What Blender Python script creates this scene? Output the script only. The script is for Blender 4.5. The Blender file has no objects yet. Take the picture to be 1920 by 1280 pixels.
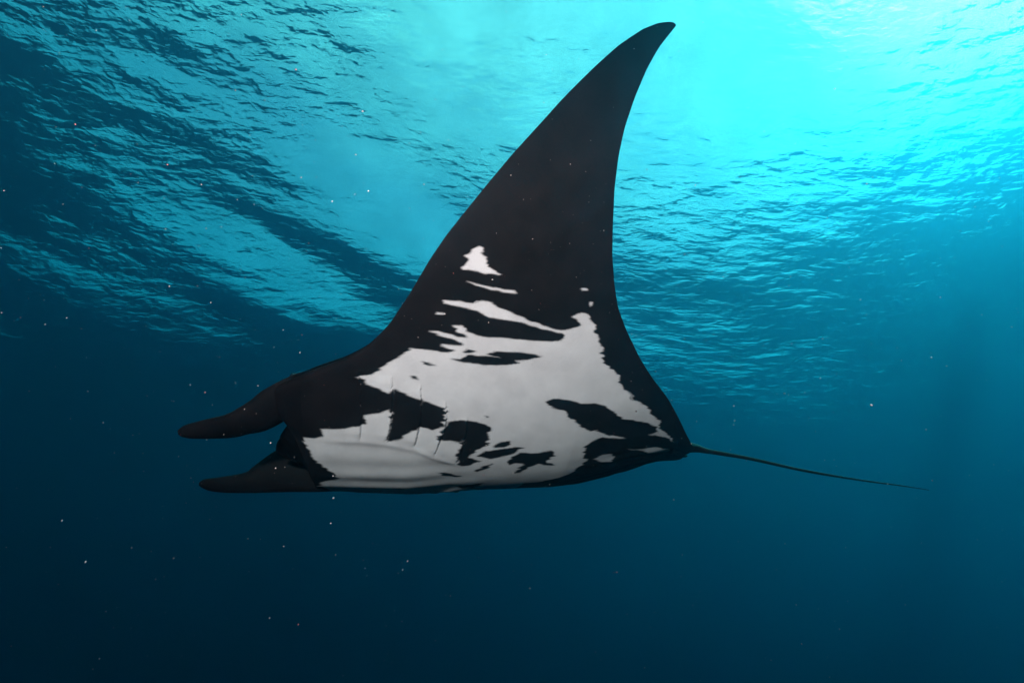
import bpy, bmesh, math, random
import numpy as np

# ------------------------------------------------------------------ camera, sky, sun, exposure
scene = bpy.context.scene
C = scene.collection
R = math.radians

cam_data = bpy.data.cameras.new('camera')
cam_data.lens = 15.0
cam_data.sensor_width = 36.0
cam_data.clip_start = 0.02
cam_data.clip_end = 2000.0
cam = bpy.data.objects.new('camera', cam_data)
cam.location = (0, 0, 0)
CAM_PITCH, CAM_ROLL = 36.0, 3.5
from mathutils import Matrix
CAM_M = Matrix.Rotation(R(90 + CAM_PITCH), 3, 'X') @ Matrix.Rotation(R(CAM_ROLL), 3, 'Z')
cam.rotation_euler = CAM_M.to_euler()
C.objects.link(cam)
scene.camera = cam

SUN_EL, SUN_AZ = 49.0, 79.0          # azimuth to the right of straight ahead (+Y)
world = bpy.data.worlds.new('World')
scene.world = world
world.use_nodes = True
wt = world.node_tree
wt.nodes.clear()
wo = wt.nodes.new('ShaderNodeOutputWorld')
bg = wt.nodes.new('ShaderNodeBackground')
sky = wt.nodes.new('ShaderNodeTexSky')
sky.sky_type = 'NISHITA'
sky.sun_disc = False
sky.sun_elevation = R(SUN_EL)
sky.sun_rotation = R(SUN_AZ)
sky.dust_density = 4.0
bg.inputs['Strength'].default_value = 0.15
# thin broken cloud: a noise over the direction brightens the sky
tc = wt.nodes.new('ShaderNodeTexCoord')
mp = wt.nodes.new('ShaderNodeMapping')
mp.inputs['Location'].default_value = (0.3, 0.2, 0.0)
mp.inputs['Scale'].default_value = (1.0, 1.6, 1.2)
nz = wt.nodes.new('ShaderNodeTexNoise')
nz.inputs['Scale'].default_value = 2.2
nz.inputs['Detail'].default_value = 9
nz.inputs['Roughness'].default_value = 0.66
# the cloud bank lies overhead and towards the right; the low sky on the left is clear
vd = wt.nodes.new('ShaderNodeVectorMath'); vd.operation = 'DOT_PRODUCT'
vd.inputs[1].default_value = (0.21, -0.40, 0.89)
ca = wt.nodes.new('ShaderNodeMath'); ca.operation = 'MULTIPLY_ADD'
ca.inputs[1].default_value = 0.26
wt.links.new(tc.outputs['Generated'], vd.inputs[0])
wt.links.new(nz.outputs[0], ca.inputs[0])
wt.links.new(vd.outputs['Value'], ca.inputs[2])
rp = wt.nodes.new('ShaderNodeValToRGB')
rp.color_ramp.elements[0].position = 0.565
rp.color_ramp.elements[1].position = 0.665
rp.color_ramp.elements[0].color = (.33, .33, .33, 1)
mixc = wt.nodes.new('ShaderNodeMixRGB')
mixc.blend_type = 'MIX'
mixc.inputs[2].default_value = (5.9, 5.0, 4.6, 1)
wt.links.new(tc.outputs['Generated'], mp.inputs['Vector'])
wt.links.new(mp.outputs[0], nz.inputs['Vector'])
wt.links.new(ca.outputs[0], rp.inputs[0])
wt.links.new(rp.outputs[0], mixc.inputs[0])
wt.links.new(sky.outputs[0], mixc.inputs[1])
# mottled cloud
n5 = wt.nodes.new('ShaderNodeTexNoise'); n5.inputs['Scale'].default_value = 14; n5.inputs['Detail'].default_value = 4
r5 = wt.nodes.new('ShaderNodeMapRange')
r5.inputs['From Min'].default_value = .35; r5.inputs['From Max'].default_value = .65
r5.inputs['To Min'].default_value = .8; r5.inputs['To Max'].default_value = 1.2
v5 = wt.nodes.new('ShaderNodeVectorMath'); v5.operation = 'SCALE'
wt.links.new(tc.outputs['Generated'], n5.inputs['Vector']); wt.links.new(n5.outputs[0], r5.inputs['Value'])
wt.links.new(mixc.outputs[0], v5.inputs[0]); wt.links.new(r5.outputs[0], v5.inputs['Scale'])
# bright aureole of thin cloud round the sun
au = wt.nodes.new('ShaderNodeVectorMath'); au.operation = 'DOT_PRODUCT'
au.inputs[1].default_value = (math.cos(R(SUN_EL)) * math.sin(R(SUN_AZ)), math.cos(R(SUN_EL)) * math.cos(R(SUN_AZ)), math.sin(R(SUN_EL)))
ap = wt.nodes.new('ShaderNodeMath'); ap.operation = 'POWER'; ap.inputs[1].default_value = 110
ap.use_clamp = False
am = wt.nodes.new('ShaderNodeMath'); am.operation = 'MAXIMUM'; am.inputs[1].default_value = 0.0
ag = wt.nodes.new('ShaderNodeMath'); ag.operation = 'MULTIPLY_ADD'; ag.inputs[1].default_value = 18.0; ag.inputs[2].default_value = 1.0
vs = wt.nodes.new('ShaderNodeVectorMath'); vs.operation = 'SCALE'
wt.links.new(tc.outputs['Generated'], au.inputs[0])
wt.links.new(au.outputs['Value'], am.inputs[0]); wt.links.new(am.outputs[0], ap.inputs[0]); wt.links.new(ap.outputs[0], ag.inputs[0])
wt.links.new(v5.outputs[0], vs.inputs[0]); wt.links.new(ag.outputs[0], vs.inputs['Scale'])
wt.links.new(vs.outputs[0], bg.inputs['Color'])
wt.links.new(bg.outputs[0], wo.inputs['Surface'])

sun_data = bpy.data.lights.new('sun', 'SUN')
sun_data.energy = 5.0
sun_data.angle = R(0.53)
sun_data.color = (1.0, 0.95, 0.80)
sun = bpy.data.objects.new('sun', sun_data)
sun.rotation_euler = (R(90 - SUN_EL), 0, R(180 - SUN_AZ))   # shines from azimuth SUN_AZ
sun.location = (60, 40, 80)
C.objects.link(sun)

# the diver's two camera strobes, on arms left and right of the camera housing
def strobe(name, loc, aim, energy):
    d = bpy.data.lights.new(name, 'SPOT')
    d.energy = energy
    d.color = (1.0, 0.65, 0.65)
    d.spot_size = R(110)
    d.spot_blend = 0.8
    d.shadow_soft_size = 0.06
    o = bpy.data.objects.new(name, d)
    o.location = loc
    from mathutils import Vector
    o.rotation_euler = (Vector(aim) - Vector(loc)).to_track_quat('-Z', 'Y').to_euler()
    C.objects.link(o)
strobe('camera_strobe', (-0.70, -0.2, 0.55), (-0.35, 2.3, 1.3), 165)
strobe('camera_strobe', (0.75, -0.2, 0.7), (0.4, 2.2, 1.4), 55)

scene.view_settings.view_transform = 'Standard'
scene.view_settings.look = 'None'
scene.view_settings.gamma = 1.0
scene.view_settings.exposure = 1.0
scene.view_settings.use_curve_mapping = False
scene.cycles.use_denoising = True
scene.cycles.volume_bounces = 2
scene.cycles.max_bounces = 8
scene.cycles.transparent_max_bounces = 8
scene.cycles.sample_clamp_indirect = 4.0

# ------------------------------------------------------------------ helpers
def prop(o, label=None, cat=None, group=None, kind=None):
    if label: o['label'] = label
    if cat: o['category'] = cat
    if group: o['group'] = group
    if kind: o['kind'] = kind

def mesh_obj(name, verts, faces, mat, parent=None, smooth=True):
    me = bpy.data.meshes.new(name)
    verts = np.ascontiguousarray(verts, dtype=np.float32)
    faces = np.ascontiguousarray(faces, dtype=np.int32)
    nv, nf, k = len(verts), len(faces), faces.shape[1]
    me.vertices.add(nv); me.vertices.foreach_set('co', verts.ravel())
    me.loops.add(nf * k); me.loops.foreach_set('vertex_index', faces.ravel())
    me.polygons.add(nf)
    me.polygons.foreach_set('loop_start', np.arange(0, nf * k, k, dtype=np.int32))
    me.polygons.foreach_set('loop_total', np.full(nf, k, dtype=np.int32))
    me.update(calc_edges=True)
    me.validate()
    if smooth:
        me.polygons.foreach_set('use_smooth', np.ones(len(me.polygons), dtype=bool))
    me.materials.append(mat)
    o = bpy.data.objects.new(name, me)
    C.objects.link(o)
    if parent: o.parent = parent
    return o

def new_mat(name):
    m = bpy.data.materials.new(name)
    m.use_nodes = True
    m.node_tree.nodes.clear()
    return m, m.node_tree

def node(nt, kind, **kw):
    n = nt.nodes.new(kind)
    for k, v in kw.items():
        n.inputs[k].default_value = v
    return n

rng = np.random.default_rng(7)

# ------------------------------------------------------------------ the sea
H_SURF = 16.0
FLOOR = -110.0

# body of sea water: one even volume round camera and scene
m, nt = new_mat('sea_water_volume')
out = nt.nodes.new('ShaderNodeOutputMaterial')
SIG_S = (0.0025, 0.0122, 0.0190)
SIG_A = (0.145, 0.0330, 0.0238)
add = nt.nodes.new('ShaderNodeAddShader')
sc_ = nt.nodes.new('ShaderNodeVolumeScatter')
ab_ = nt.nodes.new('ShaderNodeVolumeAbsorption')
sc_.inputs['Color'].default_value = (SIG_S[0] / .02, SIG_S[1] / .02, SIG_S[2] / .02, 1)
sc_.inputs['Density'].default_value = .02
sc_.inputs['Anisotropy'].default_value = 0.86
ab_.inputs['Color'].default_value = (1 - SIG_A[0], 1 - SIG_A[1], 1 - SIG_A[2], 1)
ab_.inputs['Density'].default_value = 1.0
nt.links.new(sc_.outputs[0], add.inputs[0])
nt.links.new(ab_.outputs[0], add.inputs[1])
nt.links.new(add.outputs[0], out.inputs['Volume'])
vol_mat = m

B = 500.0
zt, zb = H_SURF + 2.6, FLOOR - 1.0
bv = [(-B, -B, zb), (B, -B, zb), (B, B, zb), (-B, B, zb), (-B, -B, zt), (B, -B, zt), (B, B, zt), (-B, B, zt)]
bf = [(0, 3, 2, 1), (4, 5, 6, 7), (0, 1, 5, 4), (1, 2, 6, 5), (2, 3, 7, 6), (3, 0, 4, 7)]
haze = mesh_obj('haze', bv, bf, vol_mat, smooth=False)
prop(haze, 'deep blue sea water filling the whole scene', kind='stuff')

# rippled surface seen from below
m, nt = new_mat('water_surface')
out = nt.nodes.new('ShaderNodeOutputMaterial')
geo = nt.nodes.new('ShaderNodeNewGeometry')
def noise_at(scale, detail, rough, stretch, rot, dist=0.0):
    mpn = nt.nodes.new('ShaderNodeMapping')
    mpn.inputs['Scale'].default_value = stretch
    mpn.inputs['Rotation'].default_value = (0, 0, R(rot))
    nt.links.new(geo.outputs['Position'], mpn.inputs['Vector'])
    n = nt.nodes.new('ShaderNodeTexNoise')
    n.noise_dimensions = '2D'
    n.inputs['Scale'].default_value = scale
    n.inputs['Detail'].default_value = detail
    n.inputs['Roughness'].default_value = rough
    n.inputs['Distortion'].default_value = dist
    nt.links.new(mpn.outputs[0], n.inputs['Vector'])
    return n.outputs[0]
def madd(a, k, b=None):
    x = nt.nodes.new('ShaderNodeMath'); x.operation = 'MULTIPLY_ADD'
    nt.links.new(a, x.inputs[0]); x.inputs[1].default_value = k
    if b is None: x.inputs[2].default_value = 0.0
    else: nt.links.new(b, x.inputs[2])
    return x.outputs[0]
h = madd(noise_at(.5, 2, .5, (1, 2.2, 1), 14, .2), 0.145)
h = madd(noise_at(1.2, 2, .5, (1, 2.6, 1), -6, .3), 0.045, h)
h = madd(noise_at(4.0, 2, .5, (1, 2.0, 1), 20, .3), 0.015, h)
gust = nt.nodes.new('ShaderNodeMapRange')      # gusts: ripples stand steeper in some patches
gust.inputs['From Min'].default_value = .35; gust.inputs['From Max'].default_value = .65
gust.inputs['To Min'].default_value = .55; gust.inputs['To Max'].default_value = 1.8
nt.links.new(noise_at(.07, 2, .5, (1, 1.5, 1), -35), gust.inputs['Value'])
hm = nt.nodes.new('ShaderNodeMath'); hm.operation = 'MULTIPLY'
nt.links.new(h, hm.inputs[0]); nt.links.new(gust.outputs[0], hm.inputs[1])
h = hm.outputs[0]
bump = nt.nodes.new('ShaderNodeBump')
bump.inputs['Strength'].default_value = 1.0
bump.inputs['Distance'].default_value = 1.0
nt.links.new(h, bump.inputs['Height'])
fr = nt.nodes.new('ShaderNodeFresnel'); fr.inputs['IOR'].default_value = 1.33
tr = nt.nodes.new('ShaderNodeBsdfTransparent')
rf = nt.nodes.new('ShaderNodeBsdfRefraction')
rf.inputs['IOR'].default_value = 1.33; rf.inputs['Roughness'].default_value = 0.07
gl = nt.nodes.new('ShaderNodeBsdfGlossy'); gl.inputs['Roughness'].default_value = 0.10
gl.inputs['Color'].default_value = (1, 1, 1, 1)
for n in (fr, rf, gl):
    nt.links.new(bump.outputs[0], n.inputs['Normal'])
mt = nt.nodes.new('ShaderNodeMixShader'); mt.inputs[0].default_value = 0.55
nt.links.new(tr.outputs[0], mt.inputs[1]); nt.links.new(rf.outputs[0], mt.inputs[2])
mf = nt.nodes.new('ShaderNodeMixShader')
nt.links.new(fr.outputs[0], mf.inputs[0]); nt.links.new(mt.outputs[0], mf.inputs[1]); nt.links.new(gl.outputs[0], mf.inputs[2])
nt.links.new(mf.outputs[0], out.inputs['Surface'])
surf_mat = m

def waves(X, Y):
    """swell and wind waves as a sum of travelling crests"""
    r = np.random.default_rng(21)
    Zw = np.zeros_like(X)
    for lam, amp, n in ((46, .50, 3), (20, .30, 4), (9, .10, 6), (4.5, .035, 8), (2.3, .012, 10)):
        for _ in range(n):
            a = R(118) + r.normal() * .4
            l = lam * r.uniform(.8, 1.25)
            k = 2 * np.pi / l
            Zw += 1.4 * amp / n ** .5 * np.sin(k * (X * np.cos(a) + Y * np.sin(a)) + r.uniform(0, 6.28))
    return Zw

def axis(a, b, fine, lo, hi):
    core = np.arange(lo, hi, fine)
    g = 1.09
    left, x, st = [], lo, fine
    while x > a: st *= g; x -= st; left.append(max(x, a))
    right, x, st = [], hi, fine
    while x < b: st *= g; x += st; right.append(min(x, b))
    return np.concatenate([left[::-1], core, right])
xs = axis(-900, 900, .3, -50, 56)
ys = axis(-900, 900, .3, -4, 72)
XX, YY = np.meshgrid(xs, ys)
fade = 1.0
ZZ = H_SURF + waves(XX, YY) * 0.8
nx, ny = len(xs), len(ys)
idx = np.arange(nx * ny).reshape(ny, nx)
q = np.stack([idx[:-1, :-1], idx[:-1, 1:], idx[1:, 1:], idx[1:, :-1]], -1).reshape(-1, 4)
ws = mesh_obj('water_surface', np.stack([XX, YY, ZZ], -1).reshape(-1, 3), q, surf_mat)
prop(ws, 'bright rippled underside of the sea surface', kind='structure')

# sandy sea floor far below, lost in the blue
m, nt = new_mat('sea_floor_sand')
out = nt.nodes.new('ShaderNodeOutputMaterial')
d = nt.nodes.new('ShaderNodeBsdfDiffuse')
n = nt.nodes.new('ShaderNodeTexNoise'); n.inputs['Scale'].default_value = .2; n.inputs['Detail'].default_value = 6
cr = nt.nodes.new('ShaderNodeValToRGB')
cr.color_ramp.elements[0].color = (.08, .07, .055, 1); cr.color_ramp.elements[1].color = (.32, .28, .21, 1)
nt.links.new(n.outputs[0], cr.inputs[0]); nt.links.new(cr.outputs[0], d.inputs[0]); nt.links.new(d.outputs[0], out.inputs[0])
gx = np.linspace(-600, 600, 121)
GX, GY = np.meshgrid(gx, gx)
GZ = FLOOR + .6 * np.sin(GX * .05 + 1) * np.cos(GY * .043) * np.clip(1, 0, 1)
idx = np.arange(121 * 121).reshape(121, 121)
q = np.stack([idx[:-1, :-1], idx[:-1, 1:], idx[1:, 1:], idx[1:, :-1]], -1).reshape(-1, 4)
sf = mesh_obj('seabed', np.stack([GX, GY, GZ], -1).reshape(-1, 3), q, m)
prop(sf, 'sandy seabed far below lost in blue', kind='structure')

#GEO-BEGIN
# ------------------------------------------------------------------ manta: its own frame and shape
def rad(a): return a * math.pi / 180
YAW, BANK = rad(8), rad(14)
M0 = np.array([0.0, 2.63, 0.50])                                    # belly point of the fish
AF = np.array([-math.cos(YAW), -math.sin(YAW), 0.])                 # towards the head
_rx = lambda a: np.array([[1, 0, 0], [0, math.cos(a), -math.sin(a)], [0, math.sin(a), math.cos(a)]])
_rz = lambda a: np.array([[math.cos(a), -math.sin(a), 0], [math.sin(a), math.cos(a), 0], [0, 0, 1]])
# the fish is pitched and rolled a little in the water
CAMR = _rx(rad(90 + 36)) @ _rz(rad(3.5))
TILT = CAMR @ _rx(rad(90 + 26)).T
NH = np.array([math.sin(YAW), -math.cos(YAW), 0.])
AN = math.cos(BANK) * NH + math.sin(BANK) * np.array([0, 0, 1.])    # towards the near wing tip
AU = math.cos(BANK) * np.array([0, 0, 1.]) - math.sin(BANK) * NH    # towards the back
M0, AF, AN, AU = TILT @ M0, TILT @ AF, TILT @ AN, TILT @ AU
# how a wing bends upwards from the midline outwards (lateral, up), metres
PC = np.array([(0, 0), (.25, .018), (.5, .08), (.8, .2), (1.1, .36), (1.4, .55), (1.7, .77), (2.0, 1.02), (2.3, 1.30)])
PN = np.linspace(0, 2.4, 481)
_u = np.interp(PN, PC[:, 0], PC[:, 1])
_k = np.hanning(81); _k /= _k.sum()
_uu = np.concatenate([_u[80:0:-1], _u, _u[-1] + (_u[-1] - _u[-2]) * np.arange(1, 81)])
PU = np.convolve(_uu, _k, 'same')[80:561]; PU -= PU[0]
SP = np.concatenate([[0], np.cumsum(np.hypot(np.diff(PN), np.diff(PU)))])
_dn, _du = np.gradient(PN, SP), np.gradient(PU, SP)
def lift(f, sp):
    """pose: the far wing root and the end of the body are lifted a little towards the tail"""
    sm = lambda x: np.clip(x, 0, 1) ** 2 * (3 - 2 * np.clip(x, 0, 1))
    far = np.interp(f, [-1.15, -1.0, -.9, -.75, -.5, -.3], [.09, .09, .06, .03, .0, .0]) * sm(-sp / .25)
    return far + .045 * sm((-.75 - f) / .3) * np.exp(-(sp / .14) ** 2)
def place(f, sp, h):
    """f along the body, sp along the bent span (sign = side), h out of the belly side -> world"""
    a = abs(sp); sg = np.where(sp < 0, -1., 1.)
    tn, tu = np.interp(a, SP, _dn), np.interp(a, SP, _du)
    n = np.interp(a, SP, PN) + h * tu
    u = np.interp(a, SP, PU) - h * tn + lift(f, sp)
    return M0 + f[..., None] * AF + (n * sg)[..., None] * AN + u[..., None] * AU
# front and rear edge: (span, f)
FRONT = np.array([(0, 1.35), (.10, 1.32), (.20, 1.26), (.30, 1.205), (.37, 1.25), (.45, 1.285), (.53, 1.25), (.578, 1.180), (.637, 1.080), (.671, 1.015), (.726, .896),
    (.803, .785), (.916, .688), (1.075, .595), (1.242, .508), (1.347, .444), (1.432, .384), (1.562, .291), (1.701, .188), (1.827, .086),
    (1.952, -.014), (2.066, -.115), (2.171, -.217), (2.244, -.312), (2.276, -.375), (2.287, -.42)])
REAR = np.array([(0, -1.12), (.06, -1.135), (.12, -1.125), (.17, -1.095), (.241, -1.043), (.323, -.979), (.434, -.898), (.579, -.783), (.707, -.656), (.817, -.560), (.963, -.456),
    (1.077, -.389), (1.187, -.350), (1.319, -.316), (1.451, -.296), (1.606, -.278), (1.747, -.276), (1.859, -.286), (1.980, -.313),
    (2.094, -.349), (2.184, -.390), (2.246, -.433), (2.28, -.456), (2.287, -.44)])
def soft(tab, sp, w=.03):
    x = np.interp(sp, tab[:, 0], tab[:, 1]); r = 0
    for o, g in ((-2, .1), (-1, .24), (0, .32), (1, .24), (2, .1)):
        r = r + g * np.interp(abs(sp + o * w / 2), tab[:, 0], tab[:, 1])
    e = np.clip((2.25 - sp) / .1, 0, 1)
    return r * e + x * (1 - e)
def belly_bulge(f, sp):
    a = abs(sp)
    along = np.interp(f, [-1.15, -1.0, -.8, -.6, -.3, .2, .6, .9, 1.1, 1.3], [-.02, -.02, -.01, .03, .085, .12, .165, .17, .155, .03])
    b = along * np.exp(-(a / .52) ** 2)
    return b
GILLS = [  # (span, f) from the outer end to the inner end of each slit of one side
    [(.69, .83), (.584, .82), (.466, .816), (.326, .826)],
    [(.67, .674), (.58, .668), (.474, .668), (.37, .684), (.322, .702)],
    [(.636, .536), (.536, .528), (.464, .528), (.388, .54), (.294, .558)],
    [(.554, .41), (.45, .40), (.388, .41), (.33, .43), (.236, .458)],
    [(.468, .298), (.39, .294), (.304, .308), (.174, .338)]]
RIDGE = np.array([(.165, .32), (.225, .45), (.28, .555), (.31, .70), (.32, .83), (.315, 1.0)])
LIP = np.array([(0, 1.10), (.1, 1.105), (.2, 1.12), (.28, 1.15), (.34, 1.2), (.6, 1.4)])   # lower lip (span, f)
def belly_height(f, sp):
    a = abs(sp)
    h = belly_bulge(f, sp)
    # gill flaps: each ends in a small step over the next slit
    for g in GILLS:
        g = np.array(g)[::-1]
        fl = np.interp(a, g[:, 0], g[:, 1])
        m = np.clip((a - g[0, 0]) / .04, 0, 1) * np.clip((g[-1, 0] - a) / .04, 0, 1)
        d = f - fl
        h = h + m * np.where(d > 0, 0.009 * np.exp(-d / .035), -.005 * np.exp(d / .008))
    # mouth: the surface steps up behind the lower lip
    fl = np.interp(a, LIP[:, 0], LIP[:, 1])
    d = f - fl
    m = np.clip((.33 - a) / .05, 0, 1)
    h = h + m * np.where(d > 0, -.055 * (1 - np.exp(-np.maximum(d, 0) / .02)), .012 * np.exp(np.minimum(d, 0) / .02))
    # the fold that joins the inner ends of the slits; the throat sinks inside it
    rl = np.interp(f, RIDGE[:, 1], RIDGE[:, 0])
    mr = np.clip((f - .22) / .15, 0, 1) * np.clip((1.05 - f) / .15, 0, 1)
    h = h + mr * (.004 * np.exp(-((a - rl) / .02) ** 2) - .013 / (1 + np.exp((a - rl + .03) / .028)))
    # folds of the throat and the groove between body and pectoral fin
    h = h + .004 * np.sin(sp * 46 + f * 5 + 1.5 * np.sin(f * 4)) * np.exp(-((sp + .02) / .3) ** 2) * np.exp(-((f - .75) / .4) ** 2)
    h = h + .0035 * np.sin(sp * 60 + f * 7) * np.exp(-((sp + .1) / .35) ** 2) * np.exp(-((f + .75) / .3) ** 2)
    return h
#GEO-END

def half_thickness(t, chord, sp):
    """dorsal height over a rib, t 0..1 rear to front"""
    a = abs(sp)
    body = .30 * np.exp(-(a / .36) ** 2) + .075 * np.exp(-(a / .95) ** 2)
    wing = .055 * chord
    top = (body + wing)
    sh = np.sqrt(np.clip(1 - (1 - t) ** 6, 0, 1)) * np.where(t < .62, np.sin(np.clip(t / .62, 0, 1) * np.pi / 2) ** 1.4, 1) * np.sqrt(np.clip(1 - ((t - .62) / .38).clip(0, 1) ** 2.6, 0, 1))
    return top * sh

CHART_POLYS = []
#POLY-BEGIN
WHITE = [
    [[0.818,0.656],[0.764,0.676],[0.716,0.706],[0.668,0.744],[0.618,0.784],[0.576,0.812],[0.522,0.808],[0.452,0.802],[0.404,0.806],[0.38,0.818],[0.434,0.832],[0.46,0.842],[0.406,0.84],[0.36,0.842],[0.338,0.854],[0.386,0.866],[0.456,0.884],[0.516,0.9],[0.458,0.902],[0.368,0.884],[0.314,0.882],[0.35,0.902],[0.384,0.916],[0.406,0.938],[0.362,0.938],[0.34,0.916],[0.29,0.898],[0.21,0.89],[0.108,0.89],[0.026,0.886],[-0.078,0.888],[-0.128,0.896],[-0.156,0.912],[-0.134,0.932],[-0.08,0.942],[-0.018,0.948],[0.056,0.968],[0.138,0.982],[0.218,0.988],[0.288,1.018],[0.358,1.028],[0.434,1.038],[0.44,1.054],[0.378,1.054],[0.3,1.05],[0.254,1.066],[0.214,1.058],[0.162,1.032],[0.08,1.008],[0.006,0.976],[-0.068,0.954],[-0.13,0.948],[-0.182,0.956],[-0.21,0.98],[-0.206,1.006],[-0.172,1.018],[-0.19,1.032],[-0.22,1.04],[-0.252,1.032],[-0.262,1.01],[-0.286,0.99],[-0.3,0.944],[-0.322,0.912],[-0.328,0.878],[-0.35,0.846],[-0.358,0.806],[-0.41,0.768],[-0.44,0.732],[-0.47,0.696],[-0.502,0.654],[-0.546,0.616],[-0.576,0.59],[-0.626,0.556],[-0.458,0.69],[-0.524,0.634],[-0.572,0.586],[-0.656,0.54],[-0.7,0.49],[-0.774,0.414],[-0.826,0.346],[-0.92,0.258],[-0.952,0.23],[-0.872,0.28],[-0.522,0.318],[-0.368,0.052],[-0.294,-0.008],[-0.19,-0.068],[-0.074,-0.086],[0.0,-0.5],[0.3,-0.56],[0.6,-0.52],[0.8,-0.5],[1.0,-0.45],[1.02,-0.36],[1.06,-0.102],[1.066,-0.022],[1.048,0.016],[0.982,0.03],[0.952,0.048],[0.984,0.106],[1.026,0.146],[1.064,0.196],[1.09,0.252],[1.096,0.32],[1.038,0.32],[0.998,0.34],[1.022,0.376],[0.956,0.382],[0.892,0.39],[0.858,0.41],[0.804,0.416],[0.8,0.46],[0.816,0.622],[0.818,0.656]],
    [[0.382,1.206],[0.36,1.226],[0.352,1.246],[0.358,1.264],[0.326,1.284],[0.314,1.306],[0.296,1.308],[0.262,1.29],[0.284,1.28],[0.268,1.248],[0.246,1.218],[0.192,1.194],[0.264,1.194],[0.33,1.2]],
    [[0.336,1.15],[0.288,1.144],[0.21,1.128],[0.128,1.124],[0.124,1.114],[0.18,1.114],[0.248,1.124],[0.298,1.138]],
    [[-0.2,1.158],[-0.23,1.16],[-0.23,1.152],[-0.202,1.15]],
    [[-0.23,1.096],[-0.246,1.098],[-0.244,1.086],[-0.23,1.076]],
    [[0.476,0.994],[0.432,0.994],[0.432,0.986],[0.466,0.986]],
    [[0.888,0.612],[0.852,0.622],[0.844,0.614],[0.872,0.602]],
]
DARK = [
    [[0.818,0.656],[0.798,0.628],[0.75,0.604],[0.7,0.582],[0.674,0.602],[0.668,0.576],[0.668,0.502],[0.714,0.482],[0.756,0.47],[0.8,0.458],[0.806,0.418],[0.856,0.398],[0.918,0.386],[0.956,0.428],[0.928,0.644],[0.85,0.64]],
    [[0.67,0.606],[0.626,0.588],[0.574,0.57],[0.53,0.554],[0.53,0.412],[0.566,0.388],[0.612,0.35],[0.654,0.336],[0.7,0.322],[0.68,0.39],[0.668,0.502]],
    [[0.528,0.548],[0.472,0.53],[0.41,0.514],[0.4,0.452],[0.42,0.418],[0.466,0.392],[0.51,0.402],[0.538,0.412]],
    [[0.4,0.434],[0.364,0.44],[0.302,0.432],[0.304,0.344],[0.322,0.32],[0.39,0.332],[0.434,0.334],[0.424,0.4]],
    [[0.384,0.44],[0.3,0.452],[0.246,0.44],[0.182,0.412],[0.172,0.36],[0.18,0.308],[0.236,0.248],[0.278,0.216],[0.238,0.202],[0.206,0.186],[0.258,0.164],[0.304,0.158],[0.336,0.17],[0.33,0.26],[0.308,0.338]],
    [[0.156,0.294],[0.114,0.316],[0.068,0.322],[0.05,0.302],[0.086,0.282],[0.138,0.276]],
    [[0.228,0.224],[0.176,0.26],[0.108,0.264],[0.03,0.282],[-0.026,0.276],[-0.008,0.258],[0.036,0.234],[0.102,0.212],[0.164,0.198]],
    [[0.054,0.198],[0.0,0.24],[-0.094,0.238],[-0.18,0.254],[-0.196,0.21],[-0.17,0.176],[-0.214,0.13],[-0.148,0.134],[-0.108,0.152],[-0.076,0.124],[-0.036,0.074],[0.002,0.064],[-0.016,0.118],[-0.04,0.156],[0.014,0.162],[0.048,0.148],[0.058,0.174]],
    [[0.44,0.106],[0.37,0.088],[0.302,0.048],[0.344,0.04],[0.414,0.072]],
    [[0.238,0.112],[0.188,0.148],[0.142,0.168],[0.162,0.128],[0.218,0.094]],
    [[0.34,-0.084],[0.242,-0.066],[0.156,-0.034],[0.214,-0.136],[0.288,-0.134]],
    [[0.416,0.774],[0.362,0.772],[0.332,0.794],[0.282,0.794],[0.222,0.798],[0.16,0.788],[0.096,0.78],[0.056,0.768],[0.114,0.754],[0.218,0.748],[0.3,0.75],[0.372,0.76]],
    [[0.222,0.81],[0.184,0.822],[0.092,0.824],[-0.002,0.82],[-0.054,0.808],[-0.006,0.788],[0.066,0.778],[0.138,0.78]],
    [[0.352,0.812],[0.314,0.826],[0.282,0.816],[0.304,0.802],[0.334,0.804]],
    [[0.534,0.75],[0.49,0.746],[0.45,0.728],[0.5,0.732]],
    [[0.59,0.67],[0.562,0.672],[0.546,0.654],[0.572,0.656]],
    [[0.206,0.47],[0.19,0.472],[0.192,0.462],[0.202,0.46]],
    [[-0.102,0.556],[-0.146,0.578],[-0.222,0.576],[-0.304,0.554],[-0.356,0.558],[-0.422,0.538],[-0.484,0.502],[-0.552,0.452],[-0.642,0.432],[-0.728,0.404],[-0.8,0.37],[-0.802,0.332],[-0.738,0.316],[-0.872,0.28],[-0.956,0.22],[-1.03,0.174],[-1.196,0.232],[-1.2,0.158],[-1.2,-0.418],[-0.858,-0.374],[-0.704,-0.42],[-0.448,-0.35],[-0.274,-0.264],[-0.3,-0.6],[-0.1,-0.5],[-0.05,-0.42],[-0.082,-0.126],[-0.216,-0.052],[-0.37,0.01],[-0.364,0.072],[-0.452,0.114],[-0.392,0.172],[-0.364,0.244],[-0.396,0.29],[-0.46,0.332],[-0.498,0.336],[-0.434,0.366],[-0.412,0.386],[-0.384,0.378],[-0.324,0.402],[-0.28,0.444],[-0.228,0.492],[-0.182,0.516],[-0.128,0.534]],
]
WHITE_ON_TOP = [
    [[-0.63,0.21],[-0.748,0.176],[-0.862,0.176],[-0.992,0.112],[-0.962,0.076],[-0.858,0.108],[-0.754,0.16]],
    [[-0.452,0.148],[-0.502,0.182],[-0.55,0.18],[-0.584,0.128],[-0.58,0.09],[-0.512,0.112]],
    [[-0.43,0.34],[-0.516,0.338],[-0.604,0.302],[-0.522,0.318]],
]
#POLY-END

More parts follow.
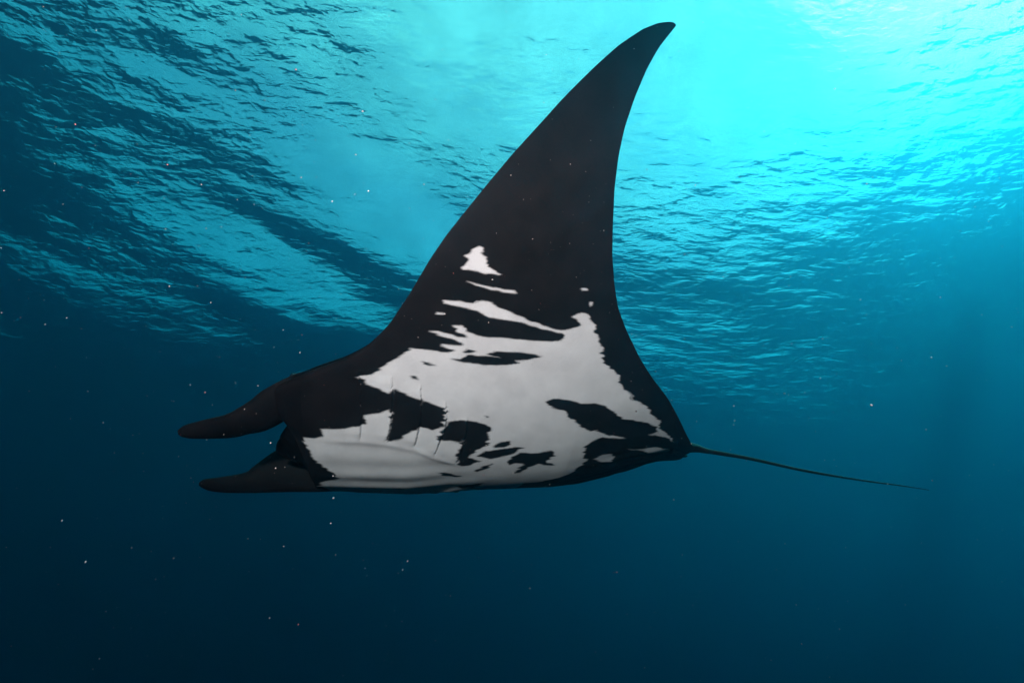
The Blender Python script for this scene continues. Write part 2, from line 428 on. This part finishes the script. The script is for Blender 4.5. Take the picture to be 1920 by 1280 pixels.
def inside(poly, f, s):
    p = np.array(poly); r = np.zeros(f.shape, bool)
    j = len(p) - 1
    for i in range(len(p)):
        fi, si, fj, sj = p[i, 0], p[i, 1], p[j, 0], p[j, 1]
        if si != sj:
            c_ = ((si > s) != (sj > s)) & (f < (fj - fi) * (s - si) / (sj - si) + fi)
            r ^= c_
        j = i
    return r

def vnoise(x, y, seed):
    r = np.random.default_rng(seed).uniform(-1, 1, (256, 256))
    xi, yi = np.floor(x).astype(int), np.floor(y).astype(int)
    fx, fy = x - xi, y - yi
    fx = fx * fx * (3 - 2 * fx); fy = fy * fy * (3 - 2 * fy)
    g = lambda a, b: r[a % 256, b % 256]
    return (g(xi, yi) * (1 - fx) + g(xi + 1, yi) * fx) * (1 - fy) + (g(xi, yi + 1) * (1 - fx) + g(xi + 1, yi + 1) * fx) * fy

def pigment(f, sp):
    """1 = white skin, 0 = black skin, in the animal's own coordinates"""
    acc = np.zeros(f.shape)
    J = ((0, 0), (.004, .0015), (-.004, -.0015), (.002, -.003), (-.002, .003), (.007, .0005), (-.007, -.0005), (.001, .0025), (-.001, -.0025))
    for jx, jy in J:
        ff = f + jx + .016 * vnoise(f * 5, sp * 75, 3) + .007 * vnoise(f * 13 + 3 * sp, sp * 150 + 9 * f, 4) + .006 * vnoise(f * 9, sp * 31, 8)
        ss = sp + jy + .0035 * vnoise(f * 30, sp * 30, 5)
        w = np.zeros(f.shape, bool)
        for p in WHITE: w |= inside(p, ff, ss)
        for p in DARK: w &= ~inside(p, ff, ss)
        for p in WHITE_ON_TOP: w |= inside(p, ff, ss)
        acc += w
    return acc / len(J)

def build_manta(root):
    NS, NC = 560, 520
    # span samples, both sides; denser in the body
    ss = np.linspace(0, 1, NS) ** 1.12 * 2.287
    S = np.concatenate([-ss[:0:-1], ss])
    A = abs(S)
    fr_, re_ = soft(FRONT, A), soft(REAR, A)
    t = (1 - np.cos(np.linspace(0, 1, NC) * np.pi)) / 2
    t = .75 * np.linspace(0, 1, NC) + .25 * t
    T = t[:, None] * np.ones_like(S)[None, :]
    Fm = re_[None, :] + (fr_ - re_)[None, :] * T
    Sm = np.ones(NC)[:, None] * S[None, :]
    chord = np.maximum(fr_ - re_, 0)[None, :] * np.ones_like(T)
    # belly side closes to the edges
    edge = np.sqrt(np.clip(1 - (2 * T - 1) ** 40, 0, 1))
    hb = belly_height(Fm, Sm) * edge + .010 * chord * np.sqrt(np.clip(4 * T * (1 - T), 0, 1))
    Vb = place(Fm, Sm, hb)
    Tt = T[::2]; Ft = Fm[::2]; St = Sm[::2]
    ht = -half_thickness(Tt, chord[::2], St)
    Vt = place(Ft[:, ::2], St[:, ::2], ht[:, ::2])
    verts, faces, cols = [], [], []
    def add_grid(V, col, flip):
        n0 = sum(len(v) for v in verts)
        a, b = V.shape[:2]
        idx = n0 + np.arange(a * b).reshape(a, b)
        q_ = np.stack([idx[:-1, :-1], idx[:-1, 1:], idx[1:, 1:], idx[1:, :-1]], -1).reshape(-1, 4)
        if flip: q_ = q_[:, ::-1]
        verts.append(V.reshape(-1, 3)); faces.append(q_); cols.append(col.reshape(-1))
    add_grid(Vb, pigment(Fm, Sm), True)
    add_grid(Vt, np.zeros(Vt.shape[:2]), False)
    # lofted lobes and tail, closed tubes of oval section
    def loft(up, lo, th, n=40, m=20):
        up, lo, th = np.array(up, float), np.array(lo, float), np.array(th, float)
        k = np.arange(len(up)); kk = np.linspace(0, len(up) - 1, n)
        def cat(P):
            P = np.vstack([2 * P[0] - P[1], P, 2 * P[-1] - P[-2]])
            i = np.clip(np.floor(kk).astype(int), 0, len(k) - 2); x = (kk - i)[:, None]
            p0, p1, p2, p3 = P[i], P[i + 1], P[i + 2], P[i + 3]
            return .5 * (2 * p1 + (p2 - p0) * x + (2 * p0 - 5 * p1 + 4 * p2 - p3) * x ** 2 + (3 * p1 - p0 - 3 * p2 + p3) * x ** 3)
        U_, L_, H_ = cat(up), cat(lo), cat(th[:, None])
        c_ = (U_ + L_) / 2; w_ = (U_ - L_) / 2
        d_ = np.gradient(c_, axis=0); nn = np.cross(d_, w_); nn /= np.linalg.norm(nn, axis=1)[:, None] + 1e-9
        an = np.linspace(0, 2 * np.pi, m + 1)
        V = c_[:, None] + np.cos(an)[None, :, None] * w_[:, None] + np.sin(an)[None, :, None] * (nn * H_)[:, None]
        add_grid(V, np.zeros(V.shape[:2]), False)
    P = lambda f, n, u: M0 + f * AF + n * AN + u * AU
    for up, lo, th in LOBES:
        loft([P(*x) for x in up], [P(*x) for x in lo], th)
    for pts, rr in TAIL:
        c_ = [P(*x) for x in pts]
        loft([x + AU * r_ for x, r_ in zip(c_, rr)], [x - AU * r_ for x, r_ in zip(c_, rr)], [r_ * .8 for r_ in rr], n=80, m=10)
    V = np.vstack(verts); Fq = np.vstack(faces); Cc = np.concatenate(cols)
    o = mesh_obj('body', V - M0, Fq, skin_mat, root)
    at = o.data.attributes.new('pigment', 'FLOAT', 'POINT')
    at.data.foreach_set('value', Cc.astype(np.float32))
    return o

LOBES = []
TAIL = []
#LOBE-BEGIN
LOBES = [
    ([(0.908, 0.664, 0.148), (1.008, 0.62, 0.138), (1.07, 0.603, 0.144), (1.146, 0.57, 0.143), (1.287, 0.52, 0.074), (1.355, 0.48, 0.023), (1.448, 0.44, -0.023), (1.55, 0.4, -0.031), (1.637, 0.38, -0.052), (1.665, 0.37, -0.068), (1.666, 0.37, -0.082)],
     [(0.916, 0.435, 0.067), (1.016, 0.437, 0.075), (1.082, 0.412, 0.08), (1.164, 0.333, 0.072), (1.3, 0.3, -0.019), (1.387, 0.3, -0.046), (1.443, 0.3, -0.066), (1.537, 0.3, -0.078), (1.627, 0.31, -0.087), (1.656, 0.34, -0.097), (1.668, 0.36, -0.088)],
     [0.006, 0.014, 0.026, 0.038, 0.044, 0.042, 0.037, 0.03, 0.024, 0.017, 0.004]),
    ([(1.064, -0.3, 0.107), (1.204, -0.3, 0.139), (1.343, -0.3, 0.172), (1.424, -0.3, 0.169), (1.487, -0.3, 0.134), (1.572, -0.3, 0.036), (1.605, -0.3, -0.002), (1.716, -0.3, -0.031), (1.808, -0.3, -0.047), (1.832, -0.3, -0.06), (1.839, -0.3, -0.073)],
     [(0.978, -0.4, -0.069), (1.091, -0.4, -0.074), (1.218, -0.4, -0.08), (1.345, -0.4, -0.082), (1.465, -0.39, -0.091), (1.551, -0.38, -0.099), (1.623, -0.37, -0.104), (1.709, -0.36, -0.106), (1.782, -0.35, -0.101), (1.819, -0.33, -0.094), (1.838, -0.31, -0.085)],
     [0.006, 0.014, 0.026, 0.038, 0.044, 0.042, 0.037, 0.03, 0.024, 0.017, 0.004]),
    ([(-.98, .07, .08), (-1.08, .075, .085), (-1.15, .075, .082), (-1.175, .07, .078)],
     [(-.98, .01, .05), (-1.08, .012, .058), (-1.16, .03, .062), (-1.178, .05, .07)],
     [.006, .014, .012, .003]),
    ([(-.98, -.01, .05), (-1.08, -.012, .058), (-1.16, -.03, .062), (-1.178, -.05, .07)],
     [(-.98, -.07, .08), (-1.08, -.075, .085), (-1.15, -.075, .082), (-1.175, -.07, .078)],
     [.006, .014, .012, .003])]
TAIL = [([(-1.014, 0.042, 0.082), (-1.176, 0.045, 0.082), (-1.263, 0.043, 0.064), (-1.384, 0.045, 0.044), (-1.554, 0.051, 0.013), (-1.896, 0.052, -0.058), (-2.234, 0.066, -0.116), (-2.501, 0.084, -0.156), (-2.676, 0.092, -0.184)],
         [0.05, 0.032, 0.019, 0.0145, 0.012, 0.0095, 0.0068, 0.0042, 0.0022])]
#LOBE-END

# skin: black back and white belly pigment, fine grain
m, nt = new_mat('manta_skin')
out = nt.nodes.new('ShaderNodeOutputMaterial')
pb = nt.nodes.new('ShaderNodeBsdfPrincipled')
at = nt.nodes.new('ShaderNodeAttribute'); at.attribute_name = 'pigment'
tcn = nt.nodes.new('ShaderNodeTexCoord')
n1 = nt.nodes.new('ShaderNodeTexNoise'); n1.inputs['Scale'].default_value = 9; n1.inputs['Detail'].default_value = 6
n2 = nt.nodes.new('ShaderNodeTexNoise'); n2.inputs['Scale'].default_value = 240; n2.inputs['Detail'].default_value = 2
nt.links.new(tcn.outputs['Object'], n1.inputs['Vector']); nt.links.new(tcn.outputs['Object'], n2.inputs['Vector'])
rw = nt.nodes.new('ShaderNodeValToRGB')
rw.color_ramp.elements[0].color = (.44, .42, .42, 1); rw.color_ramp.elements[1].color = (.62, .60, .59, 1)
rw.color_ramp.elements[0].position = .3; rw.color_ramp.elements[1].position = .7
rk = nt.nodes.new('ShaderNodeValToRGB')
rk.color_ramp.elements[0].position = .3; rk.color_ramp.elements[1].position = .8
rk.color_ramp.elements[0].color = (.0015, .0011, .0012, 1); rk.color_ramp.elements[1].color = (.0125, .0092, .0100, 1)
ma = nt.nodes.new('ShaderNodeMath'); ma.operation = 'MULTIPLY_ADD'; ma.inputs[1].default_value = .5
mb = nt.nodes.new('ShaderNodeMath'); mb.operation = 'MULTIPLY'; mb.inputs[1].default_value = .5
nt.links.new(n2.outputs[0], mb.inputs[0]); nt.links.new(n1.outputs[0], ma.inputs[0]); nt.links.new(mb.outputs[0], ma.inputs[2])
nt.links.new(ma.outputs[0], rw.inputs[0]); nt.links.new(ma.outputs[0], rk.inputs[0])
mx = nt.nodes.new('ShaderNodeMixRGB')
nt.links.new(at.outputs['Fac'], mx.inputs[0]); nt.links.new(rk.outputs[0], mx.inputs[1]); nt.links.new(rw.outputs[0], mx.inputs[2])
nt.links.new(mx.outputs[0], pb.inputs['Base Color'])
pb.inputs['Roughness'].default_value = .62
pb.inputs['Specular IOR Level'].default_value = .07
bm_ = nt.nodes.new('ShaderNodeBump'); bm_.inputs['Strength'].default_value = .25; bm_.inputs['Distance'].default_value = .002
nt.links.new(n2.outputs[0], bm_.inputs['Height']); nt.links.new(bm_.outputs[0], pb.inputs['Normal'])
nt.links.new(pb.outputs[0], out.inputs[0])
skin_mat = m

if 'GEO_ONLY' not in globals():
    root = bpy.data.objects.new('manta_ray', None)
    root.location = M0
    C.objects.link(root)
    prop(root, 'black manta ray with blotched white belly gliding below the surface', 'manta ray')
    build_manta(root)
    # the five gill slits of each side: thin dark mouths under the edge of each flap
    slit_mat, snt = new_mat('gill_slit_dark')
    so = snt.nodes.new('ShaderNodeOutputMaterial')
    sd = snt.nodes.new('ShaderNodeBsdfDiffuse'); sd.inputs[0].default_value = (.05, .04, .045, 1)
    snt.links.new(sd.outputs[0], so.inputs[0])
    for sg in (1, -1):
        for g in GILLS:
            g = np.array(g)[::-1]
            a_ = np.linspace(g[0, 0] + .02, g[-1, 0] - .02, 40)
            fl = np.interp(a_, g[:, 0], g[:, 1])
            tt = np.linspace(-1, 1, 40); w_ = .0045 * np.sqrt(1 - tt ** 2) + .0003
            rows = []
            for k, dh in ((-1, -.002), (0, .0015), (1, -.002)):
                ff = fl - .006 + k * w_
                rows.append(place(ff, a_ * sg, belly_height(ff, a_ * sg) + .003 + dh) - M0)
            V_ = np.stack(rows, 0); i_ = np.arange(120).reshape(3, 40)
            q_ = np.stack([i_[:-1, :-1], i_[:-1, 1:], i_[1:, 1:], i_[1:, :-1]], -1).reshape(-1, 4)
            mesh_obj('gill_slit', V_.reshape(-1, 3), q_, slit_mat, root)
    # eyes on the outer sides of the head, at the roots of the head lobes
    eye_mat, ent = new_mat('eye_dark')
    eo = ent.nodes.new('ShaderNodeOutputMaterial')
    ep = ent.nodes.new('ShaderNodeBsdfPrincipled'); ep.inputs['Base Color'].default_value = (.01, .01, .012, 1)
    ep.inputs['Roughness'].default_value = .12
    ent.links.new(ep.outputs[0], eo.inputs[0])
    for sg in (1, -1):
        bm = bmesh.new(); bmesh.ops.create_uvsphere(bm, u_segments=20, v_segments=12, radius=.022)
        me = bpy.data.meshes.new('eye'); bm.to_mesh(me); bm.free(); me.materials.append(eye_mat)
        for p_ in me.polygons: p_.use_smooth = True
        e_ = bpy.data.objects.new('eye', me); C.objects.link(e_); e_.parent = root
        e_.location = 1.17 * AF + sg * .522 * AN + .155 * AU

    # drifting specks of plankton in the water between camera and fish and all around
    sp_mat, pnt = new_mat('plankton')
    po = pnt.nodes.new('ShaderNodeOutputMaterial')
    pp = pnt.nodes.new('ShaderNodeBsdfPrincipled'); pa = pnt.nodes.new('ShaderNodeAttribute'); pa.attribute_name = 'tint'
    pp.inputs['Roughness'].default_value = .5
    pnt.links.new(pa.outputs['Color'], pp.inputs['Base Color']); pnt.links.new(pp.outputs[0], po.inputs[0])
    NP_ = 14000
    bm = bmesh.new(); bmesh.ops.create_icosphere(bm, subdivisions=1, radius=1)
    iv = np.array([v.co[:] for v in bm.verts]); fi = np.array([[v.index for v in f_.verts] for f_ in bm.faces]); bm.free()
    pos = np.stack([rng.uniform(-9, 9, NP_), rng.uniform(.35, 9, NP_), rng.uniform(-4, 8, NP_)], -1)
    near = rng.uniform(0, 1, NP_) < .25
    pos[near] = np.stack([rng.uniform(-2.2, 2.2, near.sum()), rng.uniform(.4, 2.4, near.sum()), rng.uniform(-1, 2, near.sum())], -1)
    rad_ = 0.00044 * np.exp(np.abs(rng.normal(0, .6, NP_)))
    rad_ = np.minimum(rad_, .0012 * np.linalg.norm(pos, axis=1) + .0002)
    shp = rng.uniform(.5, 1.5, (NP_, 1, 3))
    V_ = iv[None] * rad_[:, None, None] * shp * rng.uniform(.8, 1.2, (NP_, len(iv), 1)) + pos[:, None]
    Q_ = fi[None] + (np.arange(NP_) * len(iv))[:, None, None]
    po_ = mesh_obj('plankton', V_.reshape(-1, 3), Q_.reshape(-1, 3), sp_mat, smooth=False)
    tint = np.ones((NP_, 4)); tint[:, :3] = (.36, .35, .34)
    redd = rng.uniform(0, 1, NP_) < .10
    tint[redd, :3] = (.5, .14, .12)
    ca_ = po_.data.color_attributes.new('tint', 'FLOAT_COLOR', 'POINT')
    ca_.data.foreach_set('color', np.repeat(tint, len(iv), axis=0).ravel().astype(np.float32))
    prop(po_, 'pale specks of plankton drifting in the water', kind='stuff')
